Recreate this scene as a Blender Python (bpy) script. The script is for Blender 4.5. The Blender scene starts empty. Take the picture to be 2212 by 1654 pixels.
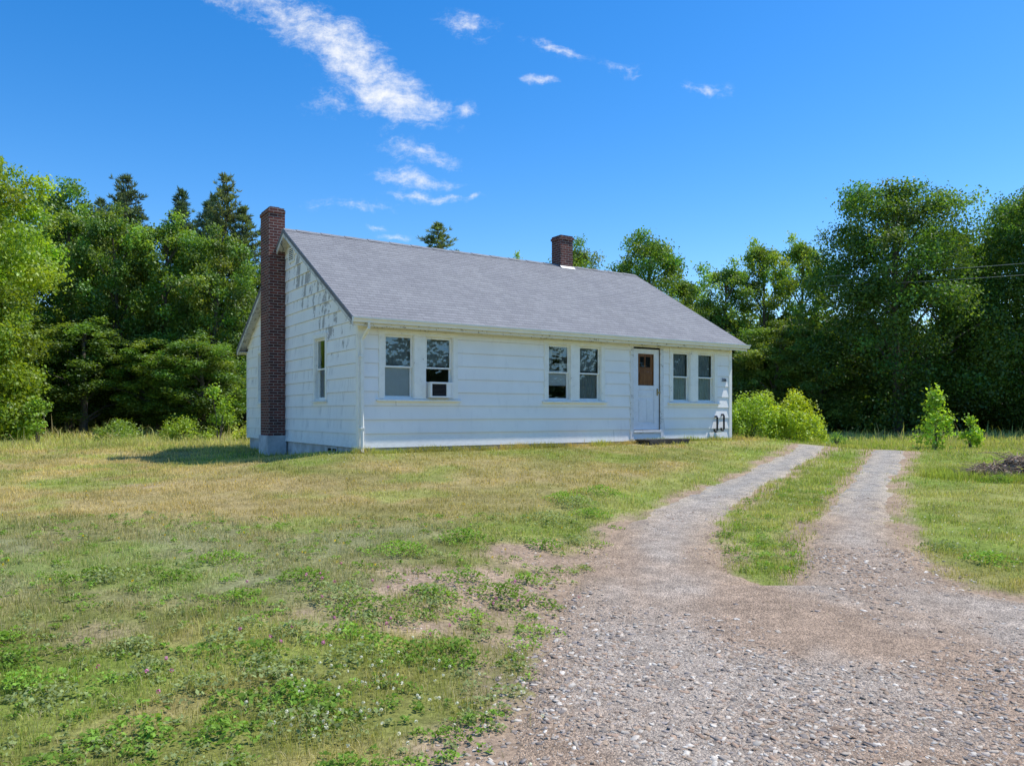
import bpy, math, random
import numpy as np
from mathutils import Vector, Matrix
random.seed(5); R=np.random.default_rng(11)
scene=bpy.context.scene
COL=scene.collection
# ------------------------------------------------------------------ helpers
def sm(a,b,x):
    t=np.clip((np.asarray(x,float)-a)/(b-a),0,1); return t*t*(3-2*t)
def vnoise(x,y,seed=0):
    x=np.asarray(x,float); y=np.asarray(y,float)
    xi=np.floor(x); yi=np.floor(y); fx=x-xi; fy=y-yi
    fx=fx*fx*(3-2*fx); fy=fy*fy*(3-2*fy)
    def h(a,b):
        v=np.sin(a*127.1+b*311.7+seed*74.7)*43758.5453
        return v-np.floor(v)
    return (h(xi,yi)*(1-fx)+h(xi+1,yi)*fx)*(1-fy)+(h(xi,yi+1)*(1-fx)+h(xi+1,yi+1)*fx)*fy
def fbm(x,y,seed=0,o=4):
    s=0;a=.5;t=0
    for i in range(o):
        s=s+a*vnoise(x*2**i+i*13.7,y*2**i+i*5.1,seed+i); t+=a; a*=.5
    return s/t
def link(o,parent=None,**kw):
    COL.objects.link(o)
    if parent is not None: o.parent=parent
    for k,v in kw.items(): o[k]=v
    return o
def np_mesh(name,V,F,mats=(),col=None,smooth=False):
    V=np.ascontiguousarray(V,dtype=np.float32); F=np.ascontiguousarray(F,dtype=np.int32)
    me=bpy.data.meshes.new(name)
    me.vertices.add(len(V)); me.vertices.foreach_set('co',V.ravel())
    k=F.shape[1]
    me.loops.add(F.size); me.loops.foreach_set('vertex_index',F.ravel())
    me.polygons.add(len(F)); me.polygons.foreach_set('loop_start',np.arange(0,F.size,k,dtype=np.int32))
    me.update(calc_edges=True)
    if col is not None:
        c=np.ones((len(V),4),np.float32); c[:,:col.shape[1]]=col
        at=me.color_attributes.new(name='col',type='FLOAT_COLOR',domain='POINT')
        at.data.foreach_set('color',c.ravel())
    for m in mats: me.materials.append(m)
    if smooth: me.polygons.foreach_set('use_smooth',np.ones(len(F),bool))
    return me
class MB:
    def __init__(s): s.v=[];s.f=[];s.m=[]
    def quad(s,pts,mat=0):
        i=len(s.v); s.v+= [tuple(p) for p in pts]; s.f.append(tuple(range(i,i+len(pts)))); s.m.append(mat)
    def hexa(s,p,mat=0):
        i=len(s.v); s.v+=[tuple(q) for q in p]
        for f in ((0,3,2,1),(4,5,6,7),(0,1,5,4),(1,2,6,5),(2,3,7,6),(3,0,4,7)):
            s.f.append(tuple(i+a for a in f)); s.m.append(mat)
    def box(s,x0,x1,y0,y1,z0,z1,mat=0):
        s.hexa([(x0,y0,z0),(x1,y0,z0),(x1,y1,z0),(x0,y1,z0),(x0,y0,z1),(x1,y0,z1),(x1,y1,z1),(x0,y1,z1)],mat)
    def fbox(s,P,s0,s1,d0,d1,z0,z1,mat=0):
        s.hexa([P(s0,d0,z0),P(s1,d0,z0),P(s1,d1,z0),P(s0,d1,z0),P(s0,d0,z1),P(s1,d0,z1),P(s1,d1,z1),P(s0,d1,z1)],mat)
    def tube(s,pts,rad,n=8,mat=0,cap=True):
        pts=[Vector(p) for p in pts]; rings=[]
        for i,p in enumerate(pts):
            t=(pts[min(i+1,len(pts)-1)]-pts[max(i-1,0)]).normalized()
            a=Vector((0,0,1)) if abs(t.z)<.9 else Vector((1,0,0))
            u=t.cross(a).normalized(); w=t.cross(u)
            r=rad[i] if hasattr(rad,'__len__') else rad
            b=len(s.v)
            for k in range(n):
                an=2*math.pi*k/n
                s.v.append(tuple(p+(u*math.cos(an)+w*math.sin(an))*r))
            rings.append(b)
        for a,b in zip(rings,rings[1:]):
            for k in range(n):
                s.f.append((a+k,a+(k+1)%n,b+(k+1)%n,b+k)); s.m.append(mat)
        if cap:
            s.f.append(tuple(rings[0]+k for k in range(n))); s.m.append(mat)
            s.f.append(tuple(rings[-1]+k for k in range(n))); s.m.append(mat)
    def mesh(s,name,mats,uv=True):
        me=bpy.data.meshes.new(name); me.from_pydata(s.v,[],s.f); me.update()
        for m in mats: me.materials.append(m)
        me.polygons.foreach_set('material_index',s.m)
        if uv:
            l=me.uv_layers.new(name='uv')
            for p in me.polygons:
                n=p.normal
                for li in p.loop_indices:
                    c=me.vertices[me.loops[li].vertex_index].co
                    if abs(n.z)>.8: q=(c.x,c.y)
                    elif abs(n.x)>abs(n.y): q=(c.y,c.z)
                    else: q=(c.x,c.z)
                    l.data[li].uv=q
        return me
    def obj(s,name,mats,parent=None,bevel=0,**kw):
        o=bpy.data.objects.new(name,s.mesh(name,mats)); link(o,parent,**kw)
        if bevel:
            b=o.modifiers.new('bevel','BEVEL'); b.width=bevel; b.segments=2; b.limit_method='ANGLE'
        return o
# node helpers
class NT:
    def __init__(s,nt): s.nt=nt; s.L=nt.links
    def n(s,t,props=None,**inp):
        nd=s.nt.nodes.new(t)
        for k,v in (props or {}).items(): setattr(nd,k,v)
        for k,v in inp.items():
            key=int(k[1:]) if k[0]=='i' and k[1:].isdigit() else k.replace('_',' ')
            sk=nd.inputs[key]
            if isinstance(v,bpy.types.NodeSocket): s.L.new(v,sk)
            else: sk.default_value=v
        return nd
    def m(s,op,a,b=0.0,c=0.0,clamp=False):
        nd=s.n('ShaderNodeMath',{'operation':op,'use_clamp':clamp},i0=a,i1=b,i2=c); return nd.outputs[0]
    def mr(s,x,a,b,c=0.0,d=1.0,t='SMOOTHSTEP'):
        nd=s.n('ShaderNodeMapRange',{'interpolation_type':t,'clamp':True} if t=='LINEAR' else {'interpolation_type':t})
        for i,v in enumerate((x,a,b,c,d)):
            if isinstance(v,bpy.types.NodeSocket): s.L.new(v,nd.inputs[i])
            else: nd.inputs[i].default_value=v
        return nd.outputs[0]
    def mix(s,f,a,b,mode='MIX'):
        nd=s.nt.nodes.new('ShaderNodeMix'); nd.data_type='RGBA'; nd.blend_type=mode
        for i,v in ((0,f),(6,a),(7,b)):
            if isinstance(v,bpy.types.NodeSocket): s.L.new(v,nd.inputs[i])
            elif isinstance(v,(tuple,list)): nd.inputs[i].default_value=(*v,1) if len(v)==3 else v
            else: nd.inputs[i].default_value=v
        return nd.outputs[2]
    def noise(s,vec,scale,detail=4,rough=.55,out=0):
        nd=s.n('ShaderNodeTexNoise',Scale=scale,Detail=detail,Roughness=rough)
        if vec is not None: s.L.new(vec,nd.inputs['Vector'])
        return nd.outputs[out]
    def map(s,vec,scale=(1,1,1),loc=(0,0,0)):
        return s.n('ShaderNodeMapping',Vector=vec,Scale=scale,Location=loc).outputs[0]
def material(name,rough=.8,spec=.3):
    m=bpy.data.materials.new(name); m.use_nodes=True
    t=NT(m.node_tree); b=m.node_tree.nodes['Principled BSDF']
    b.inputs['Roughness'].default_value=rough; b.inputs['Specular IOR Level'].default_value=spec
    return m,t,b
def setc(t,b,c):
    if isinstance(c,tuple): b.inputs['Base Color'].default_value=(*c,1)
    else: t.L.new(c,b.inputs['Base Color'])
def bump(t,b,h,st=.4,dist=.01):
    nd=t.n('ShaderNodeBump',Height=h,Strength=st,Distance=dist); t.L.new(nd.outputs[0],b.inputs['Normal'])
def simple(name,c,rough=.7,spec=.3,var=.15,scale=8,metal=0):
    m,t,b=material(name,rough,spec)
    oc=t.n('ShaderNodeTexCoord').outputs['Object']
    nz=t.noise(oc,scale,6,.65)
    d=tuple(x*(1-var) for x in c); l=tuple(min(1,x*(1+var)) for x in c)
    setc(t,b,t.mix(t.mr(nz,.3,.7),d,l)); b.inputs['Metallic'].default_value=metal
    bump(t,b,nz,.15,.004)
    return m
CH=.28
# ------------------------------------------------------------------ materials
def siding_mat():
    m,t,b=material('aged_white_siding',.6,.3)
    oc=t.n('ShaderNodeTexCoord').outputs['Object']
    xyz=t.n('ShaderNodeSeparateXYZ',Vector=oc); x,y,z=xyz.outputs
    big=t.noise(oc,1.1,5,.6)
    streak=t.noise(t.map(oc,(4,4,.9)),1.6,6,.7)
    fine=t.noise(t.map(oc,(1,1,2.2)),9,6,.75)
    c=t.mix(t.mr(big,.35,.7),(.89,.875,.85),(.94,.925,.90))
    c=t.mix(t.m('MULTIPLY',t.mr(streak,.52,.76),.24),c,(.56,.57,.57))
    low=t.m('MULTIPLY',t.mr(z,1.25,.8),t.mr(fine,.35,.7))
    c=t.mix(t.m('MULTIPLY',low,.28),c,(.46,.46,.42))
    gab=t.m('LESS_THAN',x,.06)
    blk=t.n('ShaderNodeTexBrick',{'offset':.37},Vector=t.n('ShaderNodeCombineXYZ',X=t.m('ADD',y,t.m('MULTIPLY',fine,.07)),Y=t.m('SUBTRACT',z,.82)).outputs[0],Scale=1.0)
    blk.inputs['Brick Width'].default_value=.13; blk.inputs['Row Height'].default_value=CH
    blk.inputs['Mortar Size'].default_value=0; blk.inputs['Color1'].default_value=(0,0,0,1); blk.inputs['Color2'].default_value=(1,1,1,1)
    bk=blk.outputs[0]
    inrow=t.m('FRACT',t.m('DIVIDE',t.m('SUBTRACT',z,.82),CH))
    sm1=t.m('MULTIPLY',t.mr(bk,.55,.9),t.m('MULTIPLY',t.mr(t.noise(t.map(oc,(1,6,.9)),1.7,6,.72),.42,.62),t.mr(inrow,.1,.5)))
    c=t.mix(t.m('MULTIPLY',t.m('MULTIPLY',sm1,gab),.42),c,(.46,.46,.47))
    ay=t.m('ABSOLUTE',t.m('SUBTRACT',y,4.15))
    roofz=t.m('SUBTRACT',5.82,t.m('MULTIPLY',ay,.576))
    h=t.m('SUBTRACT',roofz,z)
    w=t.m('MULTIPLY',t.mr(h,2.1,1.0,0,1),t.mr(y,5.0,3.9,.45,1))
    w=t.m('MULTIPLY',w,t.mr(y,.6,2.0,.55,1))
    vs=t.noise(t.map(oc,(1,1.3,1.0)),6.0,7,.7)
    lowf=t.noise(oc,.9,2,.5)
    pm=t.m('ADD',t.m('ADD',t.m('MULTIPLY',vs,.9),t.m('MULTIPLY',bk,.34)),t.m('MULTIPLY',lowf,.25))
    thr=t.m('SUBTRACT',1.09,t.m('MULTIPLY',w,.30))
    pk=t.m('MULTIPLY',t.m('MULTIPLY',t.mr(t.m('SUBTRACT',pm,thr),0,.04),gab),t.mr(inrow,.0,.12,.3,1))
    c=t.mix(t.m('MULTIPLY',pk,.85),c,t.mix(fine,(.26,.245,.24),(.46,.445,.43)))
    ch=t.mr(t.noise(oc,22,5,.8),.70,.74)
    c=t.mix(t.m('MULTIPLY',ch,.5),c,(.40,.39,.37))
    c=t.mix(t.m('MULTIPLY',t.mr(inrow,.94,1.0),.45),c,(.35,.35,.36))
    setc(t,b,c); bump(t,b,t.noise(t.map(oc,(1,1,6)),14,5,.7),.08,.003)
    return m
M_side=siding_mat()
def paint_mat(name,base=(.87,.87,.86),chip=.62,chipc=(.30,.27,.23)):
    m,t,b=material(name,.5,.4)
    oc=t.n('ShaderNodeTexCoord').outputs['Object']
    n1=t.noise(oc,6,6,.75); n2=t.noise(oc,30,4,.7)
    c=t.mix(t.mr(n1,.35,.75),base,tuple(v*.88 for v in base))
    c=t.mix(t.m('MULTIPLY',t.mr(t.m('ADD',t.m('MULTIPLY',n1,.6),t.m('MULTIPLY',n2,.4)),chip,chip+.04),.8),c,chipc)
    setc(t,b,c); bump(t,b,n2,.2,.003); return m
M_trim=paint_mat('white_painted_trim',(.93,.91,.84),.60)
M_rake=paint_mat('weathered_fascia_paint',(.66,.65,.63),.53,(.22,.2,.18))
M_soff=paint_mat('peeling_soffit_paint',(.80,.79,.76),.555,(.20,.17,.14))
M_gut=paint_mat('white_gutter_metal',(.88,.87,.82),.68,(.4,.3,.2))
M_door=paint_mat('white_door_paint',(.83,.84,.87),.72)
M_conc=simple('foundation_concrete',(.50,.51,.53),.9,.2,.25,3)
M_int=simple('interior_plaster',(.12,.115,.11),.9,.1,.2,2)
M_blind=simple('cream_blind',(.86,.86,.84),.8,.2,.04,5)
M_shade=simple('grey_window_shade',(.33,.36,.35),.8,.2,.14,4)
M_sage=simple('sage_curtain',(.55,.60,.53),.85,.1,.1,6)
M_black=simple('black_metal',(.02,.02,.022),.45,.5,.2,20)
M_dark=simple('dark_void',(.02,.02,.02),.9,.1,.1,4)
M_brass=simple('aged_brass',(.45,.33,.15),.35,.5,.2,30,.9)
M_plast=simple('white_plastic',(.85,.84,.81),.45,.4,.05,6)
M_step=simple('weathered_dark_boards',(.06,.055,.05),.85,.2,.5,9)
M_num=simple('black_number',(.02,.02,.02),.5,.3,.1,5)
M_flash=simple('metal_flashing',(.42,.43,.45),.5,.4,.2,10,.3)
def wood_mat():
    m,t,b=material('stained_wood_door',.45,.4)
    oc=t.n('ShaderNodeTexCoord').outputs['Object']
    g=t.noise(t.map(oc,(14,14,1.2)),3,6,.7)
    setc(t,b,t.mix(t.mr(g,.3,.7),(.22,.075,.028),(.50,.20,.07))); return m
M_wood=wood_mat()
def glass_mat(name,k=1.6,a=.05):
    m=bpy.data.materials.new(name); m.use_nodes=True; nt=m.node_tree; nt.nodes.clear(); t=NT(nt)
    oc=t.n('ShaderNodeTexCoord').outputs['Object']
    bm=t.n('ShaderNodeBump',Height=t.noise(oc,2.2,3,.6),Strength=.35,Distance=.05)
    gl=t.n('ShaderNodeBsdfGlossy',Color=(.85,.93,.95,1),Roughness=.06,Normal=bm.outputs[0])
    tr=t.n('ShaderNodeBsdfTransparent',Color=(.88,.92,.91,1))
    fr=t.n('ShaderNodeFresnel',IOR=1.5)
    f=t.m('ADD',t.m('MULTIPLY',fr.outputs[0],k),a,clamp=True)
    mx=t.n('ShaderNodeMixShader',i0=f,i1=tr.outputs[0],i2=gl.outputs[0])
    t.n('ShaderNodeOutputMaterial',Surface=mx.outputs[0]); return m
M_glass=glass_mat('window_glass',1.3,.07); M_glass2=glass_mat('storm_door_glass',.6,0.); M_glass3=glass_mat('side_window_glass',.3,0.)
def brick_mat():
    m,t,b=material('old_red_brick',.9,.15)
    uv=t.n('ShaderNodeTexCoord').outputs['UV']; oc=t.n('ShaderNodeTexCoord').outputs['Object']
    br=t.n('ShaderNodeTexBrick',{'offset':.5},Vector=uv,Scale=1.0)
    for k,v in (('Brick Width',.205),('Row Height',.068),('Mortar Size',.009),('Mortar Smooth',.3),('Bias',-.1)): br.inputs[k].default_value=v
    br.inputs['Color1'].default_value=(.18,.058,.045,1); br.inputs['Color2'].default_value=(.06,.027,.026,1)
    br.inputs['Mortar'].default_value=(.33,.28,.25,1)
    n=t.noise(oc,4,6,.7); n2=t.noise(oc,26,4,.7)
    c=t.mix(t.m('MULTIPLY',t.mr(n,.4,.7),.45),br.outputs[0],(.085,.05,.045))
    c=t.mix(t.m('MULTIPLY',t.mr(n2,.60,.70),.55),c,(.38,.32,.29))
    setc(t,b,c); bump(t,b,t.m('SUBTRACT',n2,t.m('MULTIPLY',br.outputs[1],1.4)),.7,.012); return m
M_brick=brick_mat()
def shingle_mat():
    m,t,b=material('grey_asphalt_shingles',.9,.2)
    uv=t.n('ShaderNodeTexCoord').outputs['UV']
    br=t.n('ShaderNodeTexBrick',{'offset':.41,'squash':1.5,'squash_frequency':3},Vector=uv,Scale=1.0)
    for k,v in (('Brick Width',.19),('Row Height',.14),('Mortar Size',.004),('Mortar Smooth',.4),('Bias',0.)): br.inputs[k].default_value=v
    br.inputs['Color1'].default_value=(.220,.220,.225,1); br.inputs['Color2'].default_value=(.266,.266,.270,1)
    br.inputs['Mortar'].default_value=(.13,.13,.135,1)
    n=t.noise(uv,.55,5,.6); n2=t.noise(uv,45,4,.85)
    c=t.mix(1.0,br.outputs[0],t.mix(t.mr(n,.3,.7),(.94,.94,.95),(1.05,1.05,1.04)),'MULTIPLY')
    c=t.mix(1.0,c,t.mix(t.mr(n2,.3,.7),(.62,.62,.62),(1.38,1.38,1.38)),'MULTIPLY')
    setc(t,b,c); bump(t,b,n2,.5,.004); return m
M_shin=shingle_mat()
def leaf_mat(name,trans=.38,gl=.02):
    m=bpy.data.materials.new(name); m.use_nodes=True; nt=m.node_tree; nt.nodes.clear(); t=NT(nt)
    a=t.n('ShaderNodeVertexColor',{'layer_name':'col'}).outputs[0]
    oi=t.n('ShaderNodeObjectInfo')
    c=t.mix(1.0,a,oi.outputs['Color'],'MULTIPLY')
    d=t.n('ShaderNodeBsdfDiffuse',Color=c)
    c2=t.mix(1.0,c,(1.35,1.3,.5),'MULTIPLY')
    tr=t.n('ShaderNodeBsdfTranslucent',Color=c2)
    mx=t.n('ShaderNodeMixShader',i0=trans,i1=d.outputs[0],i2=tr.outputs[0])
    if gl>0:
        g=t.n('ShaderNodeBsdfGlossy',Color=(.9,.95,1,1),Roughness=.5)
        mx=t.n('ShaderNodeMixShader',i0=gl,i1=mx.outputs[0],i2=g.outputs[0])
    t.n('ShaderNodeOutputMaterial',Surface=mx.outputs[0]); return m
M_leaf=leaf_mat('foliage',.45,.03); M_grass=leaf_mat('grass_blades',.35,0)
M_bark=simple('bark',(.14,.12,.10),.95,.1,.4,12)
def vcol_mat(name,amp=.35,scale=30,bs=.5,bd=.02,rough=.95,speck=0):
    m,t,b=material(name,rough,.1)
    a=t.n('ShaderNodeVertexColor',{'layer_name':'col'}).outputs[0]
    oc=t.n('ShaderNodeTexCoord').outputs['Object']
    n=t.noise(oc,scale,8,.75); n2=t.noise(oc,scale*.13,5,.6)
    c=t.mix(1.0,a,t.mix(t.mr(n,.3,.7),(1-amp,)*3,(1+amp,)*3),'MULTIPLY')
    c=t.mix(1.0,c,t.mix(t.mr(n2,.3,.7),(.82,)*3,(1.15,)*3),'MULTIPLY')
    h=n
    if speck:
        vo=t.n('ShaderNodeTexVoronoi',{'feature':'F1'},Vector=oc,Scale=110.0,Randomness=1.0)
        g=t.n('ShaderNodeRGBToBW',Color=vo.outputs['Color']).outputs[0]
        c=t.mix(1.0,c,t.mix(t.mr(g,.2,.8),(.66,.66,.67),(1.45,1.43,1.38)),'MULTIPLY')
        h=t.m('SUBTRACT',n,t.m('MULTIPLY',vo.outputs['Distance'],1.2))
    setc(t,b,c); bump(t,b,h,bs,bd); return m
M_ground=vcol_mat('lawn_soil',.45,26,.6,.03)
M_drive=vcol_mat('gravel_and_worn_asphalt',.25,55,.9,.008,speck=1)
M_stone=vcol_mat('stone_chips',.2,60,.3,.004,.8)
# ------------------------------------------------------------------ site layout
ANG=math.atan2(.548,.836)
F=np.array([math.cos(ANG),math.sin(ANG)]); G=np.array([-F[1],F[0]])
C0=np.array([-3.0,15.07]); LEN=10.68; DEP=8.3
def edgeL(y): return np.interp(y,[0,3.28,3.53,4.25,5.1,6.5,8.55,10.3,13.1,16.1,19.9,23],[-.5,-.18,-.11,.05,.17,.47,1.05,1.82,3.42,5.2,7.4,9.1])
def edgeR(y): return np.interp(y,[0,4.0,4.9,5.4,5.95,6.4,7.2,8.5,10.3,13.8,19.3,23],[20,14,8,5.5,4.2,3.8,3.95,4.3,5.02,6.85,9.95,11.9])
def islL(y): return np.interp(y,[6.5,7.1,8.55,10.3,12.5,16.1,19.9,23],[2.14,1.95,2.24,2.90,4.03,6.06,8.22,10.0])
def islR(y): return np.interp(y,[6.5,7.0,8.3,10.3,13.8,18.9,23],[2.32,2.66,3.16,4.16,6.10,8.78,10.9])
def margin(x,y):
    m=np.minimum(x-edgeL(y),edgeR(y)-x)
    isl=np.where(y>6.5,np.maximum(islL(y)-x,x-islR(y)),9.)
    m=np.minimum(m,isl)
    return np.minimum(m,(20.0-y)*.9)
def gz(x,y):
    x=np.asarray(x,float); y=np.asarray(y,float)
    z=.5*np.clip((y-5.6)/14.2,0,1)
    z=z-.16*sm(22,45,y)*sm(-4,4,x)
    rx=x-C0[0]; ry=y-C0[1]; s=np.clip((rx*F[0]+ry*F[1])/LEN,0,1)
    d=np.hypot(rx-s*LEN*F[0],ry-s*LEN*F[1])
    z=z+(.35-.07*s)*np.exp(-(d/2.7)**2)
    z=z+.11*sm(0,1.4,edgeL(y)-x)*sm(3,6,y)*(1-sm(12,17,y))
    z=z+.05*(fbm(x*.45,y*.45,3,2)-.5)+.015*(vnoise(x*1.3,y*1.3,8)-.5)
    far=np.hypot(x,y); z=z+sm(60,250,far)*1.0
    return z
def in_house(x,y,pad=0.02):
    rx=x-C0[0]; ry=y-C0[1]; a=rx*F[0]+ry*F[1]; b=rx*G[0]+ry*G[1]
    return (a>-pad)&(a<LEN+pad)&(b>-pad)&(b<DEP+pad)
def dirtmask(x,y):
    d=np.exp(-(((x+.1)/1.3)**2+((y-6.25)/.9)**2))*1.3
    d=np.maximum(d,.9*np.exp(-(((x-.35)/.75)**2+((y-7.4)/1.0)**2)))
    d=np.maximum(d,.4*np.exp(-(((x+2.7)/1.3)**2+((y-5.0)/.4)**2)))
    d=np.maximum(d,.8*np.exp(-(((x-.1)/.55)**2+((y-4.4)/1.4)**2)))
    d=np.maximum(d,.55*np.exp(-(((x+5.5)/1.6)**2+((y-12.2)/.5)**2)))
    d=np.maximum(d,.65*np.exp(-(((x+.9)/1.0)**2+((y-5.3)/.5)**2)))
    e=np.clip(1+margin(x,y)/.6,0,1)*.8
    d=np.maximum(d,e)
    return np.clip(d*1.9*(fbm(x*2.3,y*2.3,21)-.02)-.12,0,1)
def tallmask(x,y):
    t=sm(21,25,y+.6*np.sin(x*.6)); t=np.maximum(t,sm(-12,-16,x)*sm(15,19,y)); 
    return t*(1-.6*(sm(4,9,x)*(1-sm(26,30,y))))
def lawncol(x,y):
    n1=fbm(x*.33,y*.45,31)[...,None]; n2=fbm(x*1.2,y*1.2,47)[...,None]; n3=fbm(x*.18+3,y*.7,52)[...,None]
    green=np.array([.325,.345,.088]); dry=np.array([.55,.425,.19]); grey=np.array([.32,.345,.17]); bright=np.array([.30,.44,.065]); pale=np.array([.50,.53,.19])
    Y=y[...,None]; X=x[...,None]
    c=green+(dry-green)*sm(.37,.61,n1*.5+n2*.5)*.85
    w=sm(8.2,10.5,Y)*(1-sm(13.5,17,Y))*(1-sm(1,5,X))*sm(.33,.55,n3)
    c=c+(dry-c)*w*.62
    w=sm(4.8,6.2,Y)*(1-sm(8.2,9.8,Y))*(1-sm(-1.2,.0,X))
    c=c+(grey-c)*w*(.4+.4*sm(.4,.6,n2))
    w=sm(.53,.66,fbm(x*.8+9,y*.8,77)[...,None])
    c=c+(bright-c)*w*.45
    w=sm(.0,.9,X-edgeL(Y)+1.6)*sm(6,9,Y)
    c=c+(bright*1.05-c)*w*.45
    t=tallmask(x,y)[...,None]
    c=c+(pale-c)*t*.75
    stripes=(np.sin((x*.9+y*.25)*2.6)[...,None]*.5+.5)*sm(-3,-8,X)*sm(8,11,Y)*(1-t)
    c=c*(1+.22*stripes)
    return c*(.80+.40*n2)
# ------------------------------------------------------------------ ground
def axis(a0,a1,step,lo,hi,g=1.16):
    m=list(np.arange(a0,a1+1e-6,step)); s=step; p=m[-1]
    while p<hi: s*=g; p+=s; m.append(p)
    s=step; p=m[0]; pre=[]
    while p>lo: s*=g; p-=s; pre.append(p)
    return np.array(pre[::-1]+m)
def grid_mesh(name,xs,ys,zf,colf,mat,keep=None):
    X,Y=np.meshgrid(xs,ys); Z=zf(X,Y); V=np.stack([X,Y,Z],-1).reshape(-1,3)
    nx,ny=len(xs),len(ys); i=np.arange(nx*ny).reshape(ny,nx)
    Fq=np.stack([i[:-1,:-1],i[:-1,1:],i[1:,1:],i[1:,:-1]],-1).reshape(-1,4)
    C=colf(X,Y).reshape(-1,3)
    if keep is not None:
        cx=(X[:-1,:-1]+X[1:,1:])/2; cy=(Y[:-1,:-1]+Y[1:,1:])/2
        Fq=Fq[keep(cx,cy).ravel()]
        used=np.unique(Fq); rm=np.zeros(len(V),int); rm[used]=np.arange(len(used)); V=V[used];C=C[used];Fq=rm[Fq]
    return np_mesh(name,V,Fq,[mat],C,True)
xs=axis(-12,13,.13,-450,450); ys=axis(1,23,.13,-120,700)
DIRT=np.array([.365,.265,.18])
def gcol(x,y):
    c=lawncol(x,y)*.62; dm=dirtmask(x,y)[...,None]
    dirt=DIRT*(.8+.4*fbm(x*3,y*3,5)[...,None])
    return c+(dirt-c)*sm(.1,.6,dm)
g=bpy.data.objects.new('ground',grid_mesh('ground',xs,ys,gz,gcol,M_ground)); link(g,kind='structure',label='rising lawn and grassy field around the house')
def dmask(x,y): return margin(x,y)+ .15*(fbm(x*2.0,y*2.0,61)-.5)*2+.05*(fbm(x*9,y*9,62)-.5)*2
def tracks(x,y):
    a=np.exp(-((x-(edgeL(y)+islL(np.maximum(y,8.0)))/2-.1*np.sin(y))/.33)**2)
    b=np.exp(-((x-(edgeR(np.maximum(y,7.5))+islR(np.maximum(y,8.0)))/2)/.33)**2)
    return np.maximum(a,b)
def dcol(x,y):
    n=fbm(x*1.1,y*.7,91)[...,None]; n2=fbm(x*5,y*5,92)[...,None]; Y=y[...,None]
    brown=np.array([.36,.265,.19]); grey=np.array([.385,.325,.265]); asph=np.array([.365,.34,.30]); sand=np.array([.52,.42,.29])
    c=brown+(grey-brown)*sm(.40,.68,n)
    c=c+(grey*1.1-c)*tracks(x,y)[...,None]*.45
    c=c+(asph-c)*sm(9.5,12.5,Y)*.85
    e=np.clip(1-margin(x,y)/.45,0,1)[...,None]
    c=c+(sand-c)*e*.6*sm(.3,.6,n2)*sm(7,10,Y)
    c=c+(DIRT*(.8+.4*fbm(x*3,y*3,5)[...,None])-c)*e*(1-sm(8,11,Y))
    return c*(.82+.36*n2)
xd=np.arange(-1.4,12,.04); yd=np.arange(0,20.3,.04)
def dz(x,y): return gz(x,y)-.014+(.026+.006*fbm(x*6,y*6,14))*sm(-.08,.2,dmask(x,y))
dm_=grid_mesh('driveway',xd,yd,dz,dcol,M_drive,keep=lambda x,y:dmask(x,y)>-.08)
link(bpy.data.objects.new('driveway',dm_),kind='structure',label='two-track gravel and worn asphalt driveway with grass strip')
# ------------------------------------------------------------------ gravel
def stones(n,ylo,yhi,smin,smax,seed):
    r=np.random.default_rng(seed)
    y=r.uniform(ylo,yhi,n); x=r.uniform(-1.0,.78*yhi+1.2,n)
    dens=fbm(x*.9,y*.9,71)+.09*sm(1.8,3.3,x)-.10*tracks(x,y)-.13*np.exp(-((x-.9)/.7)**2)*sm(4.5,6,y)+.02*(1-sm(4,6,y))
    k=(margin(x,y)>r.uniform(-.3,.3,n))&(x<.75*y+1.2)&(dens+r.uniform(-.2,.2,n)>.515)
    return x[k],y[k],(smin+(smax-smin)*r.random(k.sum())**6)
SX=[];SY=[];SS=[]
for a in ((95000,2.6,5,.0024,.018,1),(80000,5,8,.003,.020,2),(16000,8,12,.0042,.016,3),(1500,12,19.5,.006,.012,4)):
    x,y,s=stones(*a); SX.append(x);SY.append(y);SS.append(s)
x=R.uniform(-4,1,12000); y=R.uniform(3,8,12000); k=dirtmask(x,y)>.6
SX.append(x[k]);SY.append(y[k]);SS.append(.003+.013*R.random(k.sum())**5)
SX=np.concatenate(SX);SY=np.concatenate(SY);SS=np.concatenate(SS); n=len(SX)
box=np.array([(-1,-1,-1),(1,-1,-1),(1,1,-1),(-1,1,-1),(-1,-1,1),(1,-1,1),(1,1,1),(-1,1,1)],float)
V=box[None]*R.uniform(.5,1.15,(n,8,3)); V[:,:4,:2]*=1.15; V[:,4:,:2]*=.75
V*=np.stack([SS*R.uniform(.8,1.7,n),SS*R.uniform(.6,1.1,n),SS*R.uniform(.12,.35,n)],-1)[:,None]
a=R.uniform(0,6.28,n); tl=R.normal(0,.16,n)
ca,sa=np.cos(a)[:,None],np.sin(a)[:,None]
z=V[...,2]+V[...,0]*np.tan(tl)[:,None]; xx=V[...,0]*ca-V[...,1]*sa; yy=V[...,0]*sa+V[...,1]*ca
V=np.stack([xx+SX[:,None],yy+SY[:,None],z+(np.maximum(dz(SX,SY),gz(SX,SY))+SS*.08)[:,None]],-1).reshape(-1,3)
fq=np.array([(0,3,2,1),(4,5,6,7),(0,1,5,4),(1,2,6,5),(2,3,7,6),(3,0,4,7)])
Fq=(fq[None]+(np.arange(n)*8)[:,None,None]).reshape(-1,4)
pal=np.array([(.37,.31,.25),(.36,.27,.19),(.45,.38,.30),(.25,.215,.185),(.38,.27,.19),(.62,.56,.47),(.31,.27,.24),(.42,.33,.25),(.33,.235,.17),(.52,.46,.38)])
C=pal[R.integers(0,10,n)]*R.uniform(.75,1.2,(n,1)); C=np.repeat(C,8,0)
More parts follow.
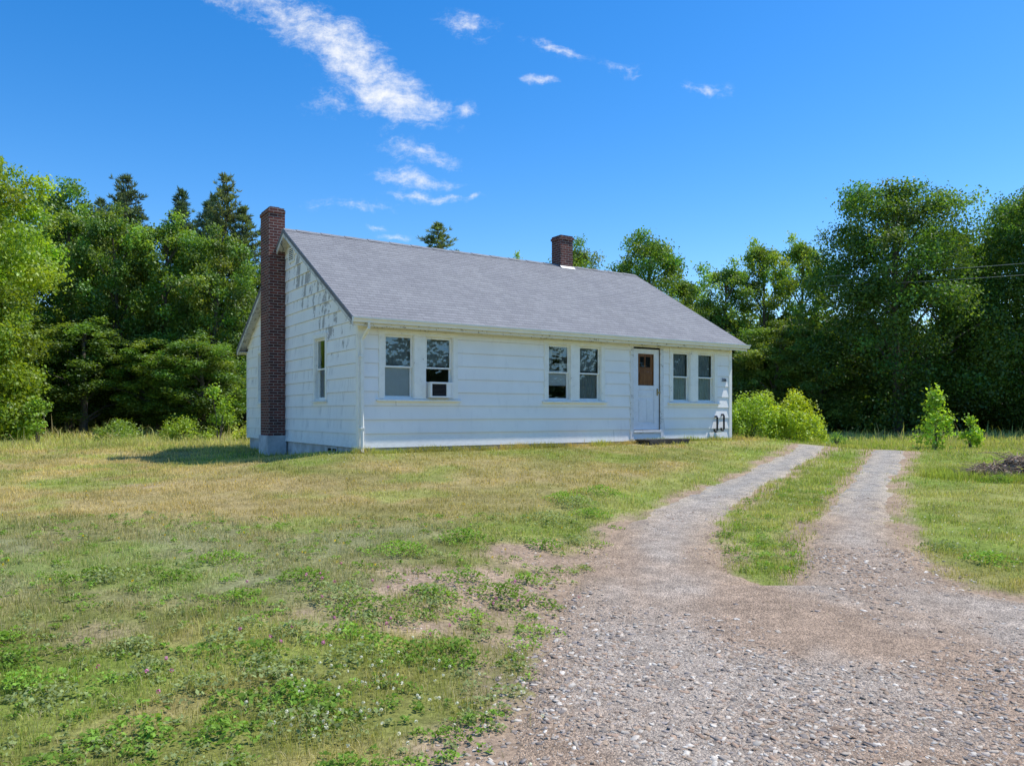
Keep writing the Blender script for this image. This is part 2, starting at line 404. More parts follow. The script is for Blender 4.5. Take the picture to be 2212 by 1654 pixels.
link(bpy.data.objects.new('gravel',np_mesh('gravel',V,Fq,[M_stone],C)),kind='stuff',label='loose slaty gravel chips on the driveway',category='gravel')
# ------------------------------------------------------------------ grass
def blades(x,y,h,w,c,r,lean=.55):
    n=len(x); z=gz(x,y)-.005; a=r.uniform(0,6.28,n); b=r.uniform(0,6.28,n); l=h*np.abs(r.normal(0,lean,n))
    dx=np.cos(a)*w/2; dy=np.sin(a)*w/2; lx=np.cos(b)*l; ly=np.sin(b)*l
    V=np.zeros((n,5,3))
    V[:,0]=np.stack([x-dx,y-dy,z],-1); V[:,1]=np.stack([x+dx,y+dy,z],-1)
    V[:,2]=np.stack([x+dx*.7+lx*.35,y+dy*.7+ly*.35,z+h*.6],-1); V[:,3]=np.stack([x-dx*.7+lx*.35,y-dy*.7+ly*.35,z+h*.6],-1)
    V[:,4]=np.stack([x+lx,y+ly,z+h*np.clip(1-.25*(l/h)**2,.5,1)],-1)
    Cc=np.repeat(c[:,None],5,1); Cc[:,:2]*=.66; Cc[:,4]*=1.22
    i=np.arange(n)*5
    T=np.concatenate([np.stack([i,i+1,i+2],-1),np.stack([i,i+2,i+3],-1),np.stack([i+3,i+2,i+4],-1)])
    return V.reshape(-1,3),T,Cc.reshape(-1,3)
GV=[];GT=[];GC=[];off=0
def addg(t):
    global off
    GV.append(t[0]);GT.append(t[1]+off);GC.append(t[2]);off+=len(t[0])
bands=[(2.6,5,5000,.0030,.040),(5,8,3000,.0040,.040),(8,12,1500,.0058,.040),(12,18,800,.008,.044),(18,26,350,.012,.06),(26,42,120,.024,.10)]
for bi,(y0,y1,den,w,h) in enumerate(bands):
    r=np.random.default_rng(100+bi); W=.76*y1+2; n=int(den*(y1-y0)*2*W)
    y=r.uniform(y0,y1,n); x=r.uniform(-W,W,n)
    k=(np.abs(x)<.76*y+1.8); x=x[k];y=y[k]
    mg=dmask(x,y)
    dd=dirtmask(x,y); cl=fbm(x*4.,y*4.,15)
    isl=(x>islL(y)-.1)&(x<islR(y)+.1)&(y>6.4); dd=np.where(isl,dd*.5,dd)
    p=np.clip(1.15-1.6*dd,0.05,1)*np.where(mg>0,np.where(mg<.35,.22*(1-mg/.35)**2,.003),1)*np.clip(cl*3.0-.65,.08,1)
    k=(r.random(len(x))<p)&(~in_house(x,y)); x=x[k];y=y[k];cl=cl[k]; isl=isl[k]
    t=tallmask(x,y)
    hh=(h*(.25+1.6*cl))*(.55+.9*r.random(len(x)))+t*(.10+.26*r.random(len(x))**2)*(.4+fbm(x*.5,y*.5,19)); hh=np.where(isl,hh*1.35,hh)
    tuft=r.random(len(x))<.03; hh=np.where(tuft,hh*2.2,hh)
    c=lawncol(x,y)*r.uniform(.6,1.4,(len(x),1))
    st=r.random(len(x))<np.where(isl,.1,.24); c=np.where(st[:,None],np.array([.64,.54,.30])*r.uniform(.7,1.1,(len(x),1)),c)
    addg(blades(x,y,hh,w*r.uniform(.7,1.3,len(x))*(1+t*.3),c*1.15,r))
s=R.uniform(-.2,LEN+.3,5000); o=R.uniform(.03,.25,5000)
x=C0[0]+s*F[0]-o*G[0]; y=C0[1]+s*F[1]-o*G[1]
addg(blades(x,y,R.uniform(.04,.17,5000)*(vnoise(s*2,s*0,4)+.3),.009*np.ones(5000),lawncol(x,y)*1.1,R))
a=R.uniform(0,6.28,6000); q=R.uniform(.7,1.4,6000)
PX,PY=9.6,14.3
x=PX+np.cos(a)*q*1.4; y=PY+np.sin(a)*q*.7
addg(blades(x,y,R.uniform(.05,.24,6000),.010*np.ones(6000),lawncol(x,y)*R.uniform(.8,1.3,(6000,1)),R))
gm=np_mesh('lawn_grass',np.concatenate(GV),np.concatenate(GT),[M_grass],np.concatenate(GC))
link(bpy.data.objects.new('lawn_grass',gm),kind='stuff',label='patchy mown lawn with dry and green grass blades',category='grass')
# ------------------------------------------------------------------ leaf cloud helper
def diamonds(P,N,size,C,r,asp=.62):
    n=len(P); N=N/np.maximum(np.linalg.norm(N,axis=1,keepdims=True),1e-6)
    a=r.normal(size=(n,3)); u=np.cross(N,a); u/=np.maximum(np.linalg.norm(u,axis=1,keepdims=True),1e-6); v=np.cross(N,u)
    s=size[:,None]
    V=np.stack([P-u*s*.5,P+v*s*.5*asp+N*s*.06,P+u*s*.5,P-v*s*.5*asp+N*s*.06],1)
    Fq=np.arange(n*4).reshape(n,4)
    return V.reshape(-1,3),Fq,np.repeat(C,4,0)
def sph(n,r):
    d=r.normal(size=(n,3)); return d/np.linalg.norm(d,axis=1,keepdims=True)
# weeds
WP=[];WN=[];WS=[];WC=[]
spots=[(-1.26,5.7,.24),(-.06,6.1,.26),(-1.7,6.27,.22),(-2.0,5.7,.18),(-1.67,4.1,.17),(-.94,5.45,.24),(-.37,6.45,.22),(-1.73,3.6,.16),(-1.04,7.3,.28),(.88,10.2,.35),(-1.35,3.55,.14),(-2.4,4.0,.17),(.2,5.3,.12),(-.5,7.9,.28),(.35,7.9,.22),(.45,9.1,.3),(-1.1,5.0,.13),(-.25,4.6,.13),(1.3,11.3,.3),(.1,5.65,.10),(-2.3,4.7,.16),(-.6,5.9,.18),(-2.9,4.5,.2),(4.5,8.0,.2),(5.0,7.0,.3),(4.6,7.4,.25),(.75,10.6,.3),(1.0,9.7,.25),
 (.05,5.0,.1),(.7,8.2,.18),(.0,4.1,.1),(-.2,3.7,.12),(-3.3,6.3,.22),(-2.6,6.9,.22),(8.6,13.6,.3),(10.0,13.5,.3),(-.3,5.5,.14),(.15,6.6,.16),(.3,5.9,.09)]
for i in range(34):
    y=R.uniform(3.1,6.5); spots.append((R.uniform(-.7*y-.2,edgeL(y)-.4),y,R.uniform(.11,.2)))
for i in range(950):
    y=3.0+6.5*R.random()**1.2; x=R.uniform(-.7*y-.5,edgeL(y)+.05); spots.append((x,y,R.uniform(.02,.05+.06*R.random()**2)))
for i in range(120):
    y=R.uniform(7.0,14); spots.append((R.uniform(islL(y)+.05,islR(y)-.05),y,R.uniform(.05,.11)))
for (x,y,rad) in spots:
    k=int(14+rad*rad*7500); a=R.uniform(0,6.28,k); q=rad*R.random(k)**.65*(.5+.9*vnoise(a*1.3,a*0,int(abs(x)*90)))
    px=x+np.cos(a)*q*1.2; py=y+np.sin(a)*q; hh=(.012+.38*rad)*R.random(k)**.7*np.clip(1.25-q/rad,.2,1)
    WP.append(np.stack([px,py,gz(px,py)+.012+hh],-1)); nn=sph(k,R)*.8+np.array([0,0,1.]); WN.append(nn)
    WS.append(R.uniform(.012,.034,k)*(1.15 if rad>.12 else .9))
    tint=np.array([.23,.38,.065])*R.uniform(.7,1.2); tint=tint if R.random()>.4 else np.array([.30,.36,.15])
    WC.append(tint*R.uniform(.6,1.4,(k,1)))
P=np.concatenate(WP);V,Fq,C=diamonds(P,np.concatenate(WN),np.concatenate(WS),np.concatenate(WC),R)
link(bpy.data.objects.new('weeds',np_mesh('weeds',V,Fq,[M_grass],C)),kind='stuff',label='leafy clover and dandelion weeds in the lawn',category='weeds')
def flowers(name,pts,size,col,lab,h=.06):
    P=[];S=[];C=[];N=[]
    for (x,y) in pts:
        k=16; d=sph(k,R); z=float(gz(x,y))+h*R.uniform(.7,1.4)
        P.append(np.array([x,y,z])+d*size*.45); N.append(d); S.append(np.full(k,size*.6)); C.append(np.array(col)*R.uniform(.7,1.15,(k,1)))
    V,Fq,C=diamonds(np.concatenate(P),np.concatenate(N),np.concatenate(S),np.concatenate(C),R,.8)
    link(bpy.data.objects.new(name,np_mesh(name,V,Fq,[M_grass],C)),kind='stuff',label=lab,category='flowers')
pk=[(-.94+R.normal(0,.25),4.9+R.normal(0,.3)) for i in range(12)]+[(-1.2+R.normal(0,.3),6.0+R.normal(0,.25)) for i in range(9)]+[(-1.9+R.normal(0,.2),4.3+R.normal(0,.2)) for i in range(5)]+[(-.05+R.normal(0,.25),6.1+R.normal(0,.15)) for i in range(7)]
flowers('pink_clover_flowers',pk,.022,(.70,.30,.50),'small pink clover blossoms among the weeds',.08)
wt=[(-.75+R.normal(0,.35),4.0+R.normal(0,.35)) for i in range(80)]
wt+= [(x,y) for x,y in zip(R.uniform(3.6,6,300),R.uniform(7,13,300)) if margin(x,y)<-.1][:90]
wt+= [(x,y) for x,y in zip(R.uniform(-4,8,500),R.uniform(13,18,500)) if margin(x,y)<-.1 and not in_house(x,y)][:220]
flowers('white_clover_flowers',wt,.017,(.85,.83,.76),'tiny white clover blossoms scattered over the lawn')
yl=[(x,y) for x,y in zip(R.uniform(-8,3,400),R.uniform(6,14,400)) if margin(x,y)<-.1 and not in_house(x,y)][:130]
flowers('yellow_wildflowers',yl,.018,(.85,.66,.04),'small yellow wildflowers dotted in the lawn')
# ------------------------------------------------------------------ HOUSE
house=bpy.data.objects.new('house',None); house.empty_display_size=1
house.location=(C0[0],C0[1],0); house.rotation_euler=(0,0,ANG)
link(house,label='single-storey white clapboard house with grey gable roof and peeling siding',category='house')
ZB=.82; ZE=3.43; SL=.576; RY=DEP/2
PF=lambda s,d,z:(s,-d,z)
PG=lambda s,d,z:(-d,s,z)
PR=lambda s,d,z:(LEN+d,s,z)
PBk=lambda s,d,z:(s,DEP+d,z)
WZ0=1.80; WZ1=3.09
front_open=[(.526,1.179),(1.443,2.084),(4.562,5.20),(5.46,6.12),(8.50,9.12),(9.41,10.03)]
op_front=[(a,b,WZ0,WZ1) for a,b in front_open]+[(7.15,8.06,.98,3.15)]
op_gab=[(1.84,2.50,WZ0,3.15),(6.4,7.1,WZ0,3.12)]
op_right=[(2.2,2.9,WZ0,WZ1),(5.6,6.3,WZ0,WZ1)]
op_back=[(1.5,2.2,WZ0,WZ1),(5,5.7,WZ0,WZ1),(8.4,9.1,WZ0,WZ1)]
def wall(mb,P,L,zt,gable,ops,core=-.02):
    def srange(z):
        if not gable or z<=ZE: return 0,L
        k=(z-ZE)/SL; return k,L-k
    def bands(za,zb,dfun,lip):
        cuts=sorted({za,zb}|{z for o in ops for z in (o[2],o[3]) if za<z<zb}|({ZE} if gable and za<ZE<zb else set()))
        for z0,z1 in zip(cuts,cuts[1:]):
            zm=(z0+z1)/2; act=sorted([(o[0],o[1]) for o in ops if o[2]<zm<o[3]])
            pts=[('L',None)]
            for a,b in act: pts+= [('e',a),('s',b)]
            pts.append(('R',None))
            for i in range(0,len(pts),2):
                l,r_=pts[i],pts[i+1]
                l0=srange(z0)[0] if l[0]=='L' else l[1]; l1=srange(z1)[0] if l[0]=='L' else l[1]
                r0=srange(z0)[1] if r_[0]=='R' else r_[1]; r1=srange(z1)[1] if r_[0]=='R' else r_[1]
                segs=[(l0,r0,l1,r1)]
                if lip:
                    g=gap
                    if max(l0,l1)+.1<g<min(r0,r1)-.1: segs=[(l0,g-.0025,l1,g-.0025),(g+.0025,r0,g+.0025,r1)]
                for (a0,b0,a1,b1) in segs:
                    if b0-a0<.01: continue
                    mb.quad([P(a0,dfun(z0),z0),P(b0,dfun(z0),z0),P(b1,dfun(z1),z1),P(a1,dfun(z1),z1)],0 if lip else 1)
                    if lip and z0==za: mb.quad([P(a0,dfun(z0),z0),P(b0,dfun(z0),z0),P(b0,-.0,z0+.001),P(a0,-.0,z0+.001)],0)
    top=zt
    bands(ZB,top,lambda z:core,False)
    z=ZB
    while z<top-.005:
        z1=min(z+CH,top); gap=random.uniform(.5,L-.5); th=.024+random.uniform(-.001,.002)
        bands(z,z1,lambda q,z=z:.002+th*(1-(q-z)/CH),True)
        z=z1
mb=MB()
wall(mb,PF,LEN,3.40,False,op_front); wall(mb,PBk,LEN,3.40,False,op_back)
wall(mb,PG,DEP,5.80,True,op_gab); wall(mb,PR,DEP,5.80,True,op_right)
def iq(*p): mb.quad(p,1)
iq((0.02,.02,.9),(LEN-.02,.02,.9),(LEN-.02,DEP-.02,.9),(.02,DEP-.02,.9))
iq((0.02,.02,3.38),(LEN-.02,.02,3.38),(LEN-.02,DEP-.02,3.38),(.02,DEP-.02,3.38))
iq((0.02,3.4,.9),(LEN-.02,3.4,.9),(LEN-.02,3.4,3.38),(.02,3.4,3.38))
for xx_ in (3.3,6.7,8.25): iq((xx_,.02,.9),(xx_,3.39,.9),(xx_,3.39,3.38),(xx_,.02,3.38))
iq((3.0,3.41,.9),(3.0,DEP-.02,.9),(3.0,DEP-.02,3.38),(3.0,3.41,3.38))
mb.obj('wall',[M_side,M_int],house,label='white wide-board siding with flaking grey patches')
for (cx_,cy_,sx_,sy_) in ((0,0,-1,-1),(LEN,0,1,-1),(0,DEP,-1,1),(LEN,DEP,1,1)):
    mb=MB(); o1=.034; w_=.07; i1=.004
    ring=[(cx_+sx_*o1,cy_+sy_*o1),(cx_-sx_*w_,cy_+sy_*o1),(cx_-sx_*w_,cy_+sy_*i1),(cx_+sx_*i1,cy_+sy_*i1),(cx_+sx_*i1,cy_-sy_*w_),(cx_+sx_*o1,cy_-sy_*w_)]
    z0,z1=ZB-.01,3.23
    for p,q in zip(ring,ring[1:]+ring[:1]): mb.quad([(*p,z0),(*q,z0),(*q,z1),(*p,z1)])
    mb.quad([(*p,z0) for p in ring]); mb.quad([(*p,z1) for p in ring])
    mb.obj('corner_board',[M_trim],house)
mb=MB(); mb.box(.04,LEN-.04,.04,DEP-.04,-.2,ZB-.012)
mb.obj('foundation',[M_conc],house)
mb=MB(); mb.fbox(PG,1.29,1.81,-.05,-.028,.50,.76,0)
for a in (1.25,1.53,1.81): mb.fbox(PG,a,a+.04,-.05,-.012,.46,.795,1)
for a in (.46,.76): mb.fbox(PG,1.29,1.81,-.05,-.014,a,a+.035,1)
mb.obj('basement_window',[M_dark,M_conc],house)
def window(P,s0,s1,z0,z1,lower='blind',upper='none',gm=None):
    mb=MB(); f=.034; zm=(z0+z1)/2
    mb.fbox(P,s0,s0+.018,-.10,.012,z0,z1); mb.fbox(P,s1-.018,s1,-.10,.012,z0,z1)
    mb.fbox(P,s0+.018,s1-.018,-.10,.010,z1-.018,z1); mb.fbox(P,s0+.018,s1-.018,-.10,.010,z0,z0+.02)
    a,b=s0+.02,s1-.02
    for (q0,q1,d) in ((zm-.02,z1-.02,-.022),(z0+.022,zm+.02,-.058)):
        mb.fbox(P,a,a+f,d-.03,d,q0,q1); mb.fbox(P,b-f,b,d-.03,d,q0,q1)
        mb.fbox(P,a+f,b-f,d-.03,d-.001,q1-f,q1); mb.fbox(P,a+f,b-f,d-.03,d-.001,q0,q0+f)
    w=mb.obj('window',[M_trim],house,bevel=.002)
    g=MB()
    for (q0,q1,d) in ((zm-.02+f,z1-.02-f,-.037),(z0+.022+f,zm+.02-f,-.073)):
        g.quad([P(a+f,d,q0),P(b-f,d,q0),P(b-f,d,q1),P(a+f,d,q1)])
    g.obj('glass',[gm or M_glass],w)
    bl=MB()
    def slats(q0,q1):
        q=q0
        while q<q1-.01:
            bl.quad([P(a,-.090,q),P(b,-.090,q),P(b,-.097,q+.022),P(a,-.097,q+.022)],0); q+=.0235
    def cloth(q0,q1,mat=1,sa=None,sb=None):
        sa=sa if sa is not None else a; sb=sb if sb is not None else b
        n=18
        for i in range(n):
            u0=sa+(sb-sa)*i/n; u1=sa+(sb-sa)*(i+1)/n
            d0=-.115-.014*math.sin(i*1.9); d1=-.115-.014*math.sin((i+1)*1.9)
            bl.quad([P(u0,d0,q0),P(u1,d1,q0),P(u1,d1,q1),P(u0,d0,q1)],mat)
    if lower=='blind': slats(z0+.02,zm+.04)
    if lower=='half': slats(zm-.30,zm+.05)
    if lower=='shade': cloth(z0+.02,zm+.02)
    if lower=='low': cloth(z0+.02,zm+.04,2)
    if upper=='shade': cloth(zm+.05,z1-.02)
    if upper=='side': cloth(zm,z1-.02,1,a,a+.2); cloth(zm,z1-.02,1,b-.2,b)
    if upper=='half': cloth(zm+.28,z1-.02)
    if bl.v: bl.obj('blind',[M_blind,M_shade,M_sage],w)
    return w
kinds=[('blind','shade'),('none','shade'),('half','side'),('shade','shade'),('low','shade'),('low','shade')]
for (a,b),(lo,up) in zip(front_open,kinds): window(PF,a,b,WZ0,WZ1,lo,up)
window(PG,*op_gab[0],'none','none',M_glass3); window(PG,*op_gab[1],'blind','none',M_glass3)
for o in op_right: window(PR,*o)
for o in op_back: window(PBk,*o,'blind','shade')
def casing(P,s0,s1,z0,z1,mulls=(),ext=.06,w=.115):
    mb=MB(); d=.038
    mb.fbox(P,s0-w,s0,0.001,d,z0,z1); mb.fbox(P,s1,s1+w,0.001,d,z0,z1)
    mb.fbox(P,s0-w-.01,s1+w+.01,.001,d+.006,z1,z1+.095)
    for a,b in mulls: mb.fbox(P,a,b,0.001,d,z0,z1)
    mb.hexa([P(s0-w-ext,0,z0-.05),P(s1+w+ext,0,z0-.05),P(s1+w+ext,.085,z0-.055),P(s0-w-ext,.085,z0-.055),
             P(s0-w-ext,0,z0-.002),P(s1+w+ext,0,z0-.002),P(s1+w+ext,.085,z0-.025),P(s0-w-ext,.085,z0-.025)])
    return mb.obj('window_casing',[M_trim],house,bevel=.003)
for i in (0,2,4):
    casing(PF,front_open[i][0],front_open[i+1][1],WZ0,WZ1,[(front_open[i][1],front_open[i+1][0])])
casing(PG,*op_gab[0],w=.09,ext=.03); casing(PG,*op_gab[1],w=.09,ext=.03)
for o in op_right: casing(PR,*o)
for o in op_back: casing(PBk,*o)
mb=MB(); vz=5.14
mb.fbox(PG,3.98,4.02,.002,.045,vz,vz+.36);mb.fbox(PG,4.36,4.40,.002,.045,vz,vz+.36)
mb.fbox(PG,4.02,4.36,.002,.044,vz+.32,vz+.36);mb.fbox(PG,4.02,4.36,.002,.044,vz,vz+.04)
mb.fbox(PG,4.02,4.36,.027,.030,vz+.04,vz+.32,1)
for i in range(6):
    q=vz+.045+i*.046
    mb.hexa([PG(4.02,.034,q),PG(4.36,.034,q),PG(4.36,.043,q),PG(4.02,.043,q),PG(4.02,.032,q+.022),PG(4.36,.032,q+.022),PG(4.36,.036,q+.026),PG(4.02,.036,q+.026)])
mb.obj('gable_vent',[M_trim,M_dark],house)
mb=MB(); zs0,zs1=1.10,3.11
mb.fbox(PF,7.17,7.34,-.045,-.012,zs0,zs1);mb.fbox(PF,7.88,8.045,-.045,-.012,zs0,zs1)
mb.fbox(PF,7.34,7.88,-.045,-.013,zs1-.12,zs1);mb.fbox(PF,7.34,7.88,-.045,-.013,2.10,2.20);mb.fbox(PF,7.34,7.88,-.045,-.013,zs0,1.26)
mb.fbox(PF,7.34,7.88,-.045,-.028,1.26,2.10)
for (a,b) in ((7.36,7.59),(7.63,7.86)):
    mb.fbox(PF,a,b,-.03,-.017,1.30,1.86)
    mb.fbox(PF,a+.035,b-.035,-.02,-.010,1.335,1.825)
mb.fbox(PF,7.36,7.86,-.03,-.017,1.93,2.05)
door=mb.obj('door',[M_door],house,bevel=.004,label='white panelled storm door with wooden door behind its glass')
mb=MB()
mb.quad([PF(7.34,-.03,2.20),PF(7.88,-.03,2.20),PF(7.88,-.03,2.99),PF(7.34,-.03,2.99)])
mb.obj('glass',[M_glass2],door)
mb=MB(); mb.fbox(PF,7.2,8.03,-.12,-.06,1.02,3.08,0)
for i in range(2): mb.fbox(PF,7.43+i*.20,7.58+i*.20,-.06,-.056,2.66,2.92,1)
for i in range(3): mb.fbox(PF,7.41+i*.19,7.43+i*.19,-.06,-.048,2.62,2.95,0)
mb.fbox(PF,7.43,7.79,-.06,-.049,2.93,2.95,0); mb.fbox(PF,7.43,7.79,-.06,-.049,2.62,2.645,0)
mb.fbox(PF,7.42,7.80,-.06,-.048,2.27,2.52,0); mb.fbox(PF,7.46,7.76,-.048,-.042,2.31,2.48,0)
mb.obj('inner_door',[M_wood,M_dark],door)
mb=MB(); mb.tube([PF(7.985,-.01,2.03),PF(7.985,.05,2.03)],.012,8); mb.tube([PF(7.985,.04,2.03),PF(7.985,.052,2.03),PF(7.985,.07,2.03),PF(7.985,.085,2.03)],[.018,.03,.03,.012],12)
mb.fbox(PF,7.965,8.005,-.012,-.006,1.95,2.13); mb.tube([PF(7.985,-.01,2.10),PF(7.985,.012,2.10)],.018,10)
mb.obj('handle',[M_brass],door)
mb=MB(); mb.fbox(PF,7.045,7.15,0.001,.036,.86,3.15); mb.fbox(PF,8.06,8.165,0.001,.036,.86,3.15); mb.fbox(PF,7.03,8.18,.001,.042,3.15,3.235)
mb.fbox(PF,7.15,8.06,-.09,.055,1.03,1.085); mb.fbox(PF,7.15,8.06,-.09,.012,.82,1.03)
mb.obj('door_frame',[paint_mat('peeling_door_trim',(.80,.79,.78),.555)],house,bevel=.003)
# --- roof
X0,X1=-.24,LEN+.33; YE=-.30; ZR=5.92; ZEV=ZR-SL*(RY-YE); slen=math.hypot(RY-YE,ZR-ZEV)
mb=MB(); uvs=[]
dirv=((RY-YE)/slen,(ZR-ZEV)/slen)
for side in (0,1):
    n=int(slen/.14)+1
    for i in range(n):
        a=i*.14; b=min(a+.14,slen)
        if b-a<.01: continue
        def pt(x,q,off):
            y=YE+dirv[0]*q - dirv[1]*off; z=ZEV+dirv[1]*q+dirv[0]*off
            return (x,y,z) if side==0 else (x,DEP-y,z)
        mb.quad([pt(X0,a,.0045),pt(X1,a,.0045),pt(X1,b,.001),pt(X0,b,.001)],0)
        uvs.append([(X0,a),(X1,a),(X1,b),(X0,b)])
        mb.quad([pt(X0,a,0),pt(X1,a,0),pt(X1,a,.0045),pt(X0,a,.0045)],0); uvs.append([(X0,a),(X1,a),(X1,a+.001),(X0,a+.001)])
def rpt(x,y,off):
    z=ZR-SL*abs(RY-y)-off; return (x,y,z)
ns=len(mb.f)
for (ya,yb) in ((YE,RY),(DEP-YE,RY)):
    p=[rpt(X0,ya,.05),rpt(X1,ya,.05),rpt(X1,yb,.05),rpt(X0,yb,.05),rpt(X0,ya,.004),rpt(X1,ya,.004),rpt(X1,yb,.004),rpt(X0,yb,.004)]
    mb.hexa(p,1)
for i in range(37):
    xa=X0+i*.305; xb=min(xa+.31,X1)
    if xb-xa<.05: continue
    o=.014+.006*(i%2)
    mb.quad([(xa,RY-.14,ZR-.08+o),(xb,RY-.14,ZR-.08+o-.004),(xb,RY,ZR+o-.004),(xa,RY,ZR+o)],0)
    mb.quad([(xa,RY,ZR+o),(xb,RY,ZR+o-.004),(xb,RY+.14,ZR-.08+o-.004),(xa,RY+.14,ZR-.08+o)],0)
me=mb.mesh('roof',[M_shin,M_rake])
for p in me.polygons:
    if p.index<ns:
        for li,u in zip(p.loop_indices,uvs[p.index]): me.uv_layers[0].data[li].uv=u
roof=link(bpy.data.objects.new('roof',me),house,label='grey asphalt shingle gable roof')
M_drip=simple('dark_drip_edge',(.16,.16,.17),.6,.3)
for k_,(xa,xb) in enumerate(((X0,X0+.025),(X1-.025,X1))):
    sx=(X0+.025,-.003) if k_==0 else (LEN+.003,X1-.025)
    for (ya,yb) in ((YE,RY-.001),(DEP-YE,RY+.001)):
        mb=MB()
        mb.hexa([rpt(xa,ya,.19),rpt(xb,ya,.19),rpt(xb,yb,.19),rpt(xa,yb,.19),rpt(xa,ya,.052),rpt(xb,ya,.052),rpt(xb,yb,.052),rpt(xa,yb,.052)],0)
        e=.012 if xa<0 else -.012
        mb.hexa([rpt(xa-e,ya,.10),rpt(xb-e,ya,.10),rpt(xb-e,yb,.10),rpt(xa-e,yb,.10),rpt(xa-e,ya,.015),rpt(xb-e,ya,.015),rpt(xb-e,yb,.015),rpt(xa-e,yb,.015)],1)
        xa2,xb2=sx
        mb.hexa([rpt(xa2,ya,.12),rpt(xb2,ya,.12),rpt(xb2,yb,.12),rpt(xa2,yb,.12),rpt(xa2,ya,.10),rpt(xb2,ya,.10),rpt(xb2,yb,.10),rpt(xa2,yb,.10)],0)
        mb.obj('rake_board',[M_rake,M_drip],house)
for k_,(a,b,c_,d_) in enumerate(((YE+.005,YE+.03,YE+.03,-.003),(DEP-YE-.03,DEP-YE-.005,DEP+.003,DEP-YE-.03))):
    mb=MB(); mb.box(X0+.03,X1-.03,a,b,3.19,ZEV-.045); mb.box(X0+.03,X1-.03,c_,d_,3.235,3.255)
    if k_==0: mb.box(.08,LEN-.08,-.056,-.040,3.19,3.234)
    mb.obj('soffit',[M_soff],house)
mb=MB(); yo=YE; zt=ZEV-.005
prof=[(yo-.002,zt),(yo-.002,zt-.10),(yo-.07,zt-.105),(yo-.085,zt-.06),(yo-.115,zt-.035),(yo-.12,zt-.005),(yo-.108,zt-.005)]
xa,xb=X0-.02,X1+.02
for (p,q) in zip(prof,prof[1:]): mb.quad([(xa,*p),(xb,*p),(xb,*q),(xa,*q)])
for x in (xa,xb): mb.quad([(x,*p) for p in prof])
for i in range(12): mb.box(xa+.3+i*.9,xa+.32+i*.9,yo-.112,yo-.004,zt-.012,zt-.006)
mb.obj('gutter',[M_gut],house)
mb=MB()
mb.tube([(.06,-.37,zt-.1),(.06,-.36,zt-.2),(.05,-.15,zt-.34),(.04,-.085,zt-.42),(.04,-.08,2.),(.04,-.08,.95),(.035,-.085,.80),(.02,-.16,.72)],.034,6)
for q in (1.2,2.6): mb.box(-.005,.085,-.118,-.036,q,q+.03)
mb.obj('downspout',[M_gut],house)
# --- chimneys
mb=MB(); t0,t1=4.71,5.44
mb.fbox(PG,t0,t1,.026,.42,1.06-.1,6.42,0)
mb.fbox(PG,t0-.02,t1+.02,.022,.44,6.42,6.50,0)
mb.fbox(PG,t0+.01,t1-.01,.04,.41,6.50,6.55,0)
mb.fbox(PG,t0+.18,t1-.18,.11,.34,6.55,6.61,0)
mb.fbox(PG,t0-.03,t1+.03,.0,.46,-.2,.96,1)
mb.obj('chimney',[M_brick,M_conc],house,label='tall red brick chimney against the gable wall')
mb=MB(); cx,cy=8.14,4.2; w=.225
mb.box(cx-w,cx+w,cy-w,cy+w,5.4,6.66); mb.box(cx-w-.025,cx+w+.025,cy-w-.025,cy+w+.025,6.66,6.73); mb.box(cx-w,cx+w,cy-w,cy+w,6.73,6.78)
mb.obj('chimney',[M_brick],roof,label='short red brick chimney at the ridge')
mb=MB()
mb.hexa([rpt(cx-w-.03,cy-w-.10,-.014),rpt(cx+w+.03,cy-w-.10,-.014),rpt(cx+w+.03,cy-w-.003,-.014),rpt(cx-w-.03,cy-w-.003,-.014),
 rpt(cx-w-.03,cy-w-.10,-.02),rpt(cx+w+.03,cy-w-.10,-.02),(cx+w+.03,cy-w-.003,ZR-.05),(cx-w-.03,cy-w-.003,ZR-.05)])
mb.obj('flashing',[M_flash],roof)
for (s,zt_,zb_) in ((10.04,1.42,1.02),(10.30,1.47,1.05)):
    mb=MB()
    mb.tube([PF(s+.02,-.01,zt_),PF(s+.02,.08,zt_),PF(s+.02,.10,zt_-.03),PF(s+.02,.10,zb_+.03),PF(s,.10,zb_),PF(s-.06,.10,zb_),PF(s-.085,.10,zb_+.02),PF(s-.085,.10,zb_+.07)],.026,10)
    mb.obj('utility_pipe',[M_black],house,label='black bent utility pipe on the wall')
cu=bpy.data.curves.new('num','FONT'); cu.body='306'; cu.size=.13; cu.extrude=.004; cu.align_x='CENTER'
tmp=bpy.data.objects.new('tmpnum',cu); COL.objects.link(tmp); bpy.context.view_layer.update()
me=bpy.data.meshes.new_from_object(tmp); bpy.data.objects.remove(tmp)
me.materials.clear(); me.materials.append(M_num)
o=link(bpy.data.objects.new('house_number',me),house,label='black house number 306'); o.location=(10.40,-.036,2.36); o.rotation_euler=(math.pi/2,0,0)
mb=MB()
mb.tube([PG(4.68,.1,5.42),PG(4.4,.16,5.5),PG(4.15,.30,5.56),PG(4.1,.28,5.62)],.008,5)
mb.obj('cable',[M_black],house)
